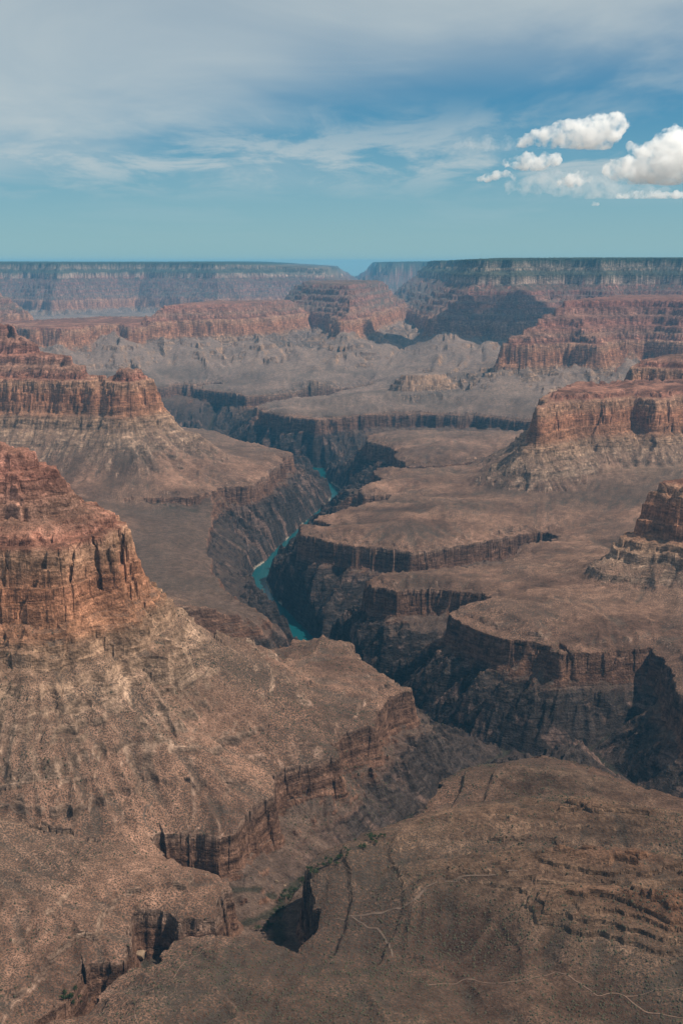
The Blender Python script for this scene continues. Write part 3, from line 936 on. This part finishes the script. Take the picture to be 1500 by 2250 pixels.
def water_material():
    m, t, out = new_mat('river_water')
    p = t.node('ShaderNodeBsdfPrincipled')
    geo = t.node('ShaderNodeNewGeometry')
    n = t.noise(geo.outputs['Position'], 0.012, 3)
    c = t.mix(n, (0.003, 0.046, 0.055), (0.005, 0.066, 0.074))
    t.l.new(c, p.inputs['Base Color'])
    p.inputs['Roughness'].default_value = 0.18
    p.inputs['IOR'].default_value = 1.33
    b = t.node('ShaderNodeBump')
    b.inputs['Strength'].default_value = 0.25
    b.inputs['Distance'].default_value = 0.4
    t.l.new(t.noise(geo.outputs['Position'], 0.25, 4), b.inputs['Height'])
    t.l.new(b.outputs[0], p.inputs['Normal'])
    t.l.new(p.outputs[0], out.inputs['Surface'])
    return m


rv = bpy.data.objects.new('river', strip_mesh('river', [(a, b) for a, b, c in river_line], 130, 0.0))
rv.data.materials.append(water_material())
rv['kind'] = 'structure'
rv['label'] = 'teal river winding through the dark inner gorge'
col.objects.link(rv)

# ------------------------------------------------------------------ trails and dry washes
def ground_at(x, y):
    x = np.asarray(x, f4); y = np.asarray(y, f4)
    fa = ((np.arctan2(x, y) - AZ0) / da).astype(f4); fr = ((np.log(np.hypot(x, y)) - lr_c[0]) / dl).astype(f4)
    F = {k: sample(v, fa, fr) for k, v in COARSE.items()}
    return height(x, y, F, (F['ax'], F['ay'], F['gs']), True)[0]


def drape_px(pts, D=960.0):
    """photo pixels -> points on the terrain (march each view ray down to the ground)"""
    pp = np.array(pts, float)
    x = (pp[:, 0] - 750.0) / F_PX; yc = (1125.0 - pp[:, 1]) / F_PX
    d = np.stack([x, cp + yc * sp, -sp + yc * cp], -1)
    lo = np.full(len(pp), 1100.0); hi = np.full(len(pp), 3600.0)
    for n in (400, 24):
        t = lo[:, None] + (hi - lo)[:, None] * np.linspace(0, 1, n)[None]
        g = ground_at(d[:, :1] * t, d[:, 1:2] * t)
        under = EYE + d[:, 2:] * t < g
        k = np.maximum(under.argmax(axis=1), 1)
        i = np.arange(len(pp))
        lo, hi = t[i, k - 1], t[i, k]
    return [(d[q, 0] * hi[q], d[q, 1] * hi[q]) for q in range(len(pp))]


def pale_material(name, c):
    m, t, out = new_mat(name)
    geo = t.node('ShaderNodeNewGeometry')
    n = t.noise(geo.outputs['Position'], 0.15, 3)
    p = t.node('ShaderNodeBsdfDiffuse')
    t.l.new(t.mix(n, tuple(v * 0.6 for v in c), tuple(min(v * 1.35, 1) for v in c)), p.inputs['Color'])
    t.l.new(p.outputs[0], out.inputs['Surface'])
    return m


TRAIL = pale_material('trail_dust', (0.145, 0.094, 0.070))
BOULDER = pale_material('boulder_limestone', (0.235, 0.165, 0.115))
WASH = pale_material('wash_gravel', (0.115, 0.080, 0.062))


def path_strip(name, label, px, width, mat, jit=2.0):
    pts = np.array(drape_px(px))
    seg = np.r_[0, np.cumsum(np.hypot(*np.diff(pts, axis=0).T))]
    s = np.arange(0, seg[-1], 3.0)
    cx = np.interp(s, seg, pts[:, 0]); cy = np.interp(s, seg, pts[:, 1])
    for _ in range(4):
        cx[1:-1] = (cx[:-2] + cx[1:-1] * 2 + cx[2:]) / 4; cy[1:-1] = (cy[:-2] + cy[1:-1] * 2 + cy[2:]) / 4
    cx = cx + fbm(cx, cy, 30, 2, 301) * jit; cy = cy + fbm(cx, cy, 30, 2, 303) * jit
    tx = np.gradient(cx); ty = np.gradient(cy); L = np.hypot(tx, ty) + 1e-6
    wv = width * (1 + 0.6 * fbm(cx, cy, 22, 2, 305))
    verts = []
    for o in (-0.5, 0, 0.5):
        x = cx - ty / L * wv * o; y = cy + tx / L * wv * o
        verts.append(np.stack([x, y, ground_at(x, y) + 0.5], -1))
    n = len(cx)
    V = np.concatenate(verts)
    fcs = [(k * n + i, k * n + i + 1, (k + 1) * n + i + 1, (k + 1) * n + i) for k in range(2) for i in range(n - 1)]
    me = bpy.data.meshes.new(name)
    me.from_pydata([tuple(v) for v in V], [], fcs)
    me.materials.append(mat)
    o = bpy.data.objects.new(name, me)
    o['kind'] = 'structure'; o['label'] = label
    col.objects.link(o)


path_strip('trail', 'thin pale trail winding across the near terrace at lower right', [(940, 2165), (1000, 2165), (1015, 2152), (1060, 2160), (1160, 2157), (1185, 2145), (1220, 2135), (1280, 2165), (1315, 2192), (1340, 2182), (1375, 2190), (1420, 2227), (1485, 2237), (1560, 2250)], 1.7, TRAIL)
path_strip('trail', 'faint trail branch at the lower right corner', [(1375, 2190), (1420, 2182), (1465, 2175), (1540, 2160)], 1.4, TRAIL)
path_strip('trail', 'thin pale trail looping at the bottom left of centre', [(500, 2082), (460, 2082), (425, 2103), (395, 2125), (388, 2140), (372, 2157), (335, 2173), (303, 2181), (298, 2215), (296, 2250)], 1.4, TRAIL)
path_strip('dry_wash', 'pale gravel wash curving between the near shale hills', [(735, 2022), (770, 2020), (800, 2014), (830, 2004), (890, 1995), (915, 1978), (935, 1952), (975, 1936), (1060, 1921), (1135, 1915)], 2.6, WASH, 5)
path_strip('dry_wash', 'short pale wash running down towards the dark pit', [(770, 2022), (800, 2035), (835, 2055), (858, 2075), (862, 2105)], 2.6, WASH, 5)
path_strip('dry_wash', 'pale wash at the left edge below the butte slopes', [(-20, 1765), (30, 1775), (65, 1792), (100, 1828), (150, 1842), (200, 1846)], 2.6, WASH, 5)
path_strip('dry_wash', 'thin wash dropping to the brown rim cliff at left', [(335, 1760), (315, 1795), (320, 1815), (345, 1832)], 3.0, WASH, 4)

# ------------------------------------------------------------------ scrub on the near terraces
def scrub_stuff():
    n = 160000
    r = np.random.default_rng(11)
    # even over the ground seen near by
    rad = np.sqrt(r.uniform(1250 ** 2, 3400 ** 2, n)); az = r.uniform(AZ0 * 0.9, AZ1 * 0.9, n)
    x = (rad * np.sin(az)).astype(f4); y = (rad * np.cos(az)).astype(f4)
    keep = r.uniform(0, 1, n) < np.clip(0.25 + 0.9 * fbm(x, y, 90, 3, 401) + 0.5 * fbm(x, y, 500, 2, 403), 0.04, 1) * np.clip(1.6 - rad / 2600, 0.25, 1)
    x = x[keep]; y = y[keep]
    fa = ((np.arctan2(x, y) - AZ0) / da).astype(f4); fr = ((np.log(np.hypot(x, y)) - lr_c[0]) / dl).astype(f4)
    F = {k: sample(v, fa, fr) for k, v in COARSE.items()}
    g = (F['ax'], F['ay'], F['gs'])
    h, st, wh, sd_, gu = height(x, y, F, g, True)
    h2 = height(x + 2, y + 2, F, g, True)[0]
    ok = (np.abs(h2 - h) < 2.2) & (st > -140) & (st < 330)
    x, y, h = x[ok], y[ok], h[ok]
    m = len(x)
    size = (0.7 + 1.5 * r.uniform(0, 1, m) ** 3).astype(f4)
    # a lumpy six-sided dome
    base = [(math.cos(a) * 1.0, math.sin(a) * 1.0, -0.2) for a in np.arange(5) * 1.2566] + [(math.cos(a + .6) * 0.75, math.sin(a + .6) * 0.75, 0.75) for a in np.arange(5) * 1.2566] + [(0.1, 0, 1.15)]
    base = np.array(base, f4)
    tri = []
    for i in range(5):
        j = (i + 1) % 5
        tri += [(i, j, 5 + i), (j, 5 + j, 5 + i), (5 + i, 5 + j, 10)]
    tri = np.array(tri)
    jit = r.uniform(0.65, 1.25, (m, 11, 3)).astype(f4)
    V = base[None] * jit * size[:, None, None] + np.stack([x, y, h], -1)[:, None, :]
    T = tri[None] + (np.arange(m) * 11)[:, None, None]
    me = bpy.data.meshes.new('desert_scrub')
    T = T.reshape(-1, 3)
    me.vertices.add(m * 11); me.vertices.foreach_set('co', V.astype(f4).ravel())
    me.loops.add(len(T) * 3); me.loops.foreach_set('vertex_index', T.astype(np.int32).ravel())
    me.polygons.add(len(T)); me.polygons.foreach_set('loop_start', np.arange(0, len(T) * 3, 3, dtype=np.int32))
    me.update(calc_edges=True)
    mt, t, out = new_mat('scrub_leaves')
    geo = t.node('ShaderNodeNewGeometry')
    nn = t.noise(geo.outputs['Position'], 0.07, 2)
    p = t.node('ShaderNodeBsdfDiffuse')
    t.l.new(t.mix(nn, (0.040, 0.040, 0.026), (0.085, 0.072, 0.048)), p.inputs['Color'])
    t.l.new(p.outputs[0], out.inputs['Surface'])
    me.materials.append(mt)
    o = bpy.data.objects.new('desert_scrub', me)
    o['kind'] = 'stuff'; o['label'] = 'low dark desert scrub dotted over the near terraces'; o['category'] = 'scrub'
    col.objects.link(o)
    print('scrub', m)


scrub_stuff()

# ------------------------------------------------------------------ trees along the creek beds
def tree_meshes(seed):
    r = np.random.default_rng(seed)
    V = []; Fc = []
    def cone(p, q, r0, r1):
        n0 = len(V)
        d = np.array(q) - p; d = d / np.linalg.norm(d); u = np.cross(d, (1, 0.2, 0)); u /= np.linalg.norm(u); v = np.cross(d, u)
        for c, rad in ((p, r0), (q, r1)):
            for a in np.arange(5) * 1.2566:
                V.append(tuple(np.array(c) + (u * math.cos(a) + v * math.sin(a)) * rad))
        for i in range(5):
            Fc.append((n0 + i, n0 + (i + 1) % 5, n0 + 5 + (i + 1) % 5, n0 + 5 + i))
    cone((0, 0, -0.5), (0.2, 0, 2.6), 0.35, 0.24)
    for a in (0.3, 2.3, 4.4):
        cone((0.2, 0, 2.4), (0.2 + math.cos(a) * 1.7, math.sin(a) * 1.7, 5.0), 0.2, 0.07)
    trunk = bpy.data.meshes.new('trunk'); trunk.from_pydata(V, [], Fc)
    # leaf clumps: many small tilted faces through the crown
    V2 = []; F2 = []
    cl = r.normal(0, 1, (9, 3)) * (1.5, 1.5, 1.1) + (0.2, 0, 5.2)
    for c in cl:
        for _ in range(26):
            p = c + r.normal(0, 0.75, 3); s_ = r.uniform(0.35, 0.7)
            a, b_ = r.normal(0, 1, 3), r.normal(0, 1, 3)
            a /= np.linalg.norm(a); b_ -= a * a.dot(b_); b_ /= np.linalg.norm(b_)
            n0 = len(V2)
            V2 += [tuple(p + a * s_), tuple(p + b_ * s_ * 0.7), tuple(p - a * s_), tuple(p - b_ * s_ * 0.7)]
            F2.append((n0, n0 + 1, n0 + 2, n0 + 3))
    crown = bpy.data.meshes.new('crown'); crown.from_pydata(V2, [], F2)
    return trunk, crown


def creek_trees():
    bark = pale_material('bark', (0.09, 0.07, 0.055)); leaf = pale_material('leaves', (0.040, 0.055, 0.024))
    kinds = [tree_meshes(k) for k in (1, 2, 3)]
    for tr_, cr in kinds:
        tr_.materials.append(bark); cr.materials.append(leaf)
    r = random.Random(5)

    spots = []
    band = [(580, 2050), (600, 2020), (618, 1990), (640, 1960), (665, 1938), (700, 1912), (740, 1890), (790, 1862), (840, 1840)]
    for i in range(64):
        t = r.uniform(0, len(band) - 1.001); k = int(t); f = t - k
        spots.append((band[k][0] * (1 - f) + band[k + 1][0] * f + r.gauss(0, 7), band[k][1] * (1 - f) + band[k + 1][1] * f + r.gauss(0, 5),
                      'small dark green tree in the creek bed of the near ravine', 'trees along the ravine creek'))
    for i in range(16):
        spots.append((158 + r.gauss(0, 14), 2196 + r.gauss(0, 9), 'small dark green tree at the foot of the lower left cliff', 'trees below the lower left cliff'))
    xy = np.array(drape_px([q[:2] for q in spots]))
    zz = ground_at(xy[:, 0], xy[:, 1])
    for i, (px, py, label, group) in enumerate(spots):
        e = bpy.data.objects.new('creek_tree', None); col.objects.link(e)
        e.location = (float(xy[i, 0]), float(xy[i, 1]), float(zz[i])); e.rotation_euler = (0, 0, r.uniform(0, 6.28)); sc = r.uniform(0.65, 1.25)
        e.scale = (sc, sc, sc * r.uniform(0.8, 1.1)); e.empty_display_size = 1
        e['label'] = label; e['category'] = 'tree'; e['group'] = group
        tr_, cr = kinds[i % 3]
        for nm, me in (('trunk', tr_), ('crown', cr)):
            c = bpy.data.objects.new(nm, me); col.objects.link(c); c.parent = e


creek_trees()

# ------------------------------------------------------------------ loose rocks
def boulder(label, px, py, size, seed):
    r = np.random.default_rng(seed)
    bmx = bmesh.new(); bmesh.ops.create_icosphere(bmx, subdivisions=3, radius=1.0)
    cuts = r.normal(0, 1, (9, 3)); cuts /= np.linalg.norm(cuts, axis=1)[:, None]; lim = r.uniform(0.55, 0.85, 9)
    for v in bmx.verts:
        p = np.array(v.co)
        for c, l in zip(cuts, lim):            # broken faces
            q = p.dot(c)
            if q > l:
                p = p - c * (q - l) * 0.85
        p = p * (1 + 0.08 * math.sin(7 * p[0] + seed) * math.cos(6 * p[1] + 2 * p[2]))
        v.co = p * np.array(size) * 0.5
    me = bpy.data.meshes.new('boulder'); bmx.to_mesh(me); bmx.free()
    me.materials.append(BOULDER)
    (x, y), = drape_px([(px, py)])
    o = bpy.data.objects.new('boulder', me); col.objects.link(o)
    o.location = (float(x), float(y), float(ground_at(np.array([x]), np.array([y]))[0]) + size[2] * 0.22)
    o.rotation_euler = (0.1, 0.15, r.uniform(0, 3))
    o['label'] = label; o['category'] = 'boulder'


boulder('large pale rock block beside the lower left slot canyon', 306, 2108, (24, 17, 20), 3)
boulder('pale squarish boulder on the slope left of the ravine trees', 608, 1940, (10, 8, 7), 5)
boulder('smaller tan boulder just right of the pale squarish one', 626, 1948, (7, 6, 5), 8)

# ------------------------------------------------------------------ haze
def haze_box():
    x0, x1, y0, y1, z0, z1 = -34000, 34000, -400, 47500, float(H.min()) - 40, max(EYE, float(H.max()), float(FINE['H'].max())) + 12
    v = [(x, y, z) for z in (z0, z1) for y in (y0, y1) for x in (x0, x1)]
    fcs = [(0, 2, 3, 1), (4, 5, 7, 6), (0, 1, 5, 4), (2, 6, 7, 3), (0, 4, 6, 2), (1, 3, 7, 5)]
    me = bpy.data.meshes.new('haze')
    me.from_pydata(v, [], fcs)
    m, t, out = new_mat('air')
    pv = t.node('ShaderNodeVolumePrincipled')
    pv.inputs['Color'].default_value = (0.14, 0.50, 0.84, 1)
    pv.inputs['Density'].default_value = 1.7e-5
    pv.inputs['Anisotropy'].default_value = 0.15
    t.l.new(pv.outputs[0], out.inputs['Volume'])
    me.materials.append(m)
    o = bpy.data.objects.new('haze', me)
    o['kind'] = 'stuff'
    o['label'] = 'thin blue haze filling the whole canyon'
    o['category'] = 'haze'
    col.objects.link(o)


haze_box()


# ------------------------------------------------------------------ cumulus clouds
def cloud_material(name, dens):
    m, t, out = new_mat(name)
    pv = t.node('ShaderNodeVolumePrincipled')
    pv.inputs['Color'].default_value = (0.995, 0.995, 0.995, 1)
    geo = t.node('ShaderNodeNewGeometry')
    n = t.noise(geo.outputs['Position'], 0.0042, 6, 0.66)
    t.l.new(t.mapr(n, 0.40, 0.62, 0.0, dens), pv.inputs['Density'])
    pv.inputs['Anisotropy'].default_value = 0.35
    t.l.new(pv.outputs[0], out.inputs['Volume'])
    return m


CLOUD = cloud_material('cloud_vapour', 0.0095)
THIN = cloud_material('thin_vapour', 0.0016)


def at_range(px, py, R):
    x = (px - 750.0) / F_PX; yc = (1125.0 - py) / F_PX
    d = np.array([x, cp + yc * sp, -sp + yc * cp])
    return d / d[1] * R + np.array([0, 0, EYE])


_b = bmesh.new(); bmesh.ops.create_icosphere(_b, subdivisions=2, radius=1.0)
_b.verts.index_update()
ICO_V = np.array([tuple(v.co) for v in _b.verts]); ICO_F = np.array([[v.index for v in f.verts] for f in _b.faces]); _b.free()


def cumulus(label, R, base_py, puffs, voxel=45.0, mat=None):
    """puffs: (photo x, photo y, radius in photo pixels); built at R metres, with depth"""
    VV = []; FF_ = []; nv = 0
    k = R / F_PX
    rnd = random.Random(int(puffs[0][0] * 7 + base_py))
    zb = at_range(750, base_py, R)[2]
    cx = sum(p[0] for p in puffs) / len(puffs)
    org = at_range(cx, base_py, R)
    more = []
    for (px, py, rad) in puffs:
        for q in range(7):
            an = rnd.uniform(-0.2, math.pi + 0.2)
            more.append((px + math.cos(an) * rad * 0.9, py - math.sin(an) * rad * 0.85, rad * rnd.uniform(0.22, 0.42)))
    for (px, py, rad) in [(a_, b_, c_ * 1.16) for a_, b_, c_ in puffs + more]:
        for q in range(3 if rad > 7 else 1):
            c = at_range(px + rnd.uniform(-.3, .3) * rad * (q > 0), py + rnd.uniform(-.1, .25) * rad * (q > 0), R) - org
            r = rad * k * (1.0 if q == 0 else rnd.uniform(.5, .8))
            c[1] += rnd.uniform(-1.0, 1.0) * r * (q > 0)
            VV.append(ICO_V * r + c); FF_.append(ICO_F + nv); nv += len(ICO_V)
    me = bpy.data.meshes.new('cumulus_cloud')
    me.from_pydata(np.concatenate(VV).tolist(), [], np.concatenate(FF_).tolist())
    o = bpy.data.objects.new('cumulus_cloud', me)
    col.objects.link(o)
    o.location = tuple(org)
    rm = o.modifiers.new('union', 'REMESH'); rm.mode = 'VOXEL'; rm.voxel_size = voxel
    s_ = min(1.0, max(p[2] for p in puffs) / 30.0) * k / 9.3
    for size, strg in ((380.0 * s_, 230.0 * s_), (150.0 * s_, 120.0 * s_), (64.0 * s_, 48.0 * s_)):
        tx = bpy.data.textures.new('billow', 'CLOUDS'); tx.noise_scale = size; tx.noise_depth = 2; tx.noise_basis = 'VORONOI_F1'
        dm = o.modifiers.new('billow', 'DISPLACE'); dm.texture = tx; dm.texture_coords = 'LOCAL'; dm.strength = -strg; dm.mid_level = 0.35
    dg = bpy.context.evaluated_depsgraph_get()
    me2 = bpy.data.meshes.new_from_object(o.evaluated_get(dg))
    o.modifiers.clear()
    n = len(me2.vertices)
    co = np.empty(n * 3, f4); me2.vertices.foreach_get('co', co); co = co.reshape(-1, 3)
    low = co[:, 2] < 0
    co[low, 2] *= 0.12
    me2.vertices.foreach_set('co', co.ravel()); me2.update()
    me2.materials.clear(); me2.materials.append(mat or CLOUD)
    o.data = me2
    o['label'] = label; o['category'] = 'cloud'; o['group'] = 'cumulus clouds at the right'
    return o


cumulus('highest white cumulus cloud, tallest towards its right end', 26000, 326, [(1150, 312, 16), (1175, 302, 20), (1205, 296, 24), (1235, 290, 28), (1265, 288, 30), (1300, 290, 34), (1335, 284, 36), (1360, 272, 26), (1385, 272, 13), (1320, 300, 36), (1275, 304, 30), (1230, 308, 24), (1190, 314, 18)])
cumulus('largest white cumulus cloud, cut by the right edge', 24000, 404, [(1330, 376, 18), (1352, 372, 26), (1385, 374, 32), (1420, 370, 38), (1455, 350, 44), (1462, 312, 30), (1448, 298, 15), (1490, 330, 48), (1530, 340, 60), (1580, 350, 60), (1640, 365, 50), (1470, 380, 40)])
cumulus('small white puff tucked beside the largest cloud', 23500, 346, [(1386, 322, 14), (1404, 330, 16), (1422, 332, 13), (1432, 322, 9)], 34)
cumulus('low ragged cumulus just beneath the highest cloud', 26500, 374, [(1110, 358, 12), (1135, 356, 16), (1165, 352, 20), (1195, 352, 20), (1222, 350, 17), (1150, 364, 14), (1180, 366, 14)], 40)
cumulus('leftmost small wispy cumulus scrap', 27000, 402, [(1052, 393, 8), (1070, 390, 11), (1090, 384, 12), (1112, 382, 10), (1130, 390, 9)], 34)
cumulus('small cumulus heap left of the largest cloud', 27000, 412, [(1232, 400, 11), (1252, 396, 15), (1275, 390, 17), (1295, 392, 11)], 34)
cumulus('flat long cloud streak beneath the largest cloud', 27500, 436, [(1360, 431, 9), (1378, 430, 10), (1395, 429, 11), (1412, 428, 11), (1430, 428, 11), (1447, 428, 11), (1465, 428, 11), (1485, 428, 12), (1505, 427, 12), (1525, 428, 12), (1545, 428, 11)], 30)
cumulus('tiny lone puff below the cumulus heap', 27500, 452, [(1304, 448, 6), (1313, 447, 5)], 24)

cumulus('thin ragged cloud bank trailing left beneath the cumulus', 28000, 436, [(1120, 410, 20), (1150, 408, 24), (1185, 404, 28), (1220, 402, 30), (1260, 404, 32), (1300, 408, 32), (1340, 412, 30), (1380, 416, 26), (1420, 420, 22), (1460, 422, 20)], 60, THIN)
cumulus('thin veil of cloud just left of the highest cumulus', 28000, 332, [(1010, 318, 14), (1040, 314, 18), (1075, 312, 20), (1110, 314, 20), (1145, 318, 18)], 60, THIN)
# clouds beyond the frame whose shadows lie on the far right wall
cumulus('broad cumulus deck high to the right, shading the far rim wall', 12700, -260, [(1560, -300, 90), (1640, -320, 120), (1720, -340, 130), (1800, -340, 130), (1880, -330, 130), (1980, -330, 130), (2080, -330, 120), (2180, -320, 100)], 120)
cumulus('second cumulus deck behind the first, high to the right', 13550, -225, [(1610, -262, 70), (1690, -275, 90), (1780, -280, 95), (1870, -280, 95), (1960, -280, 95), (2050, -275, 90), (2140, -262, 75)], 110)
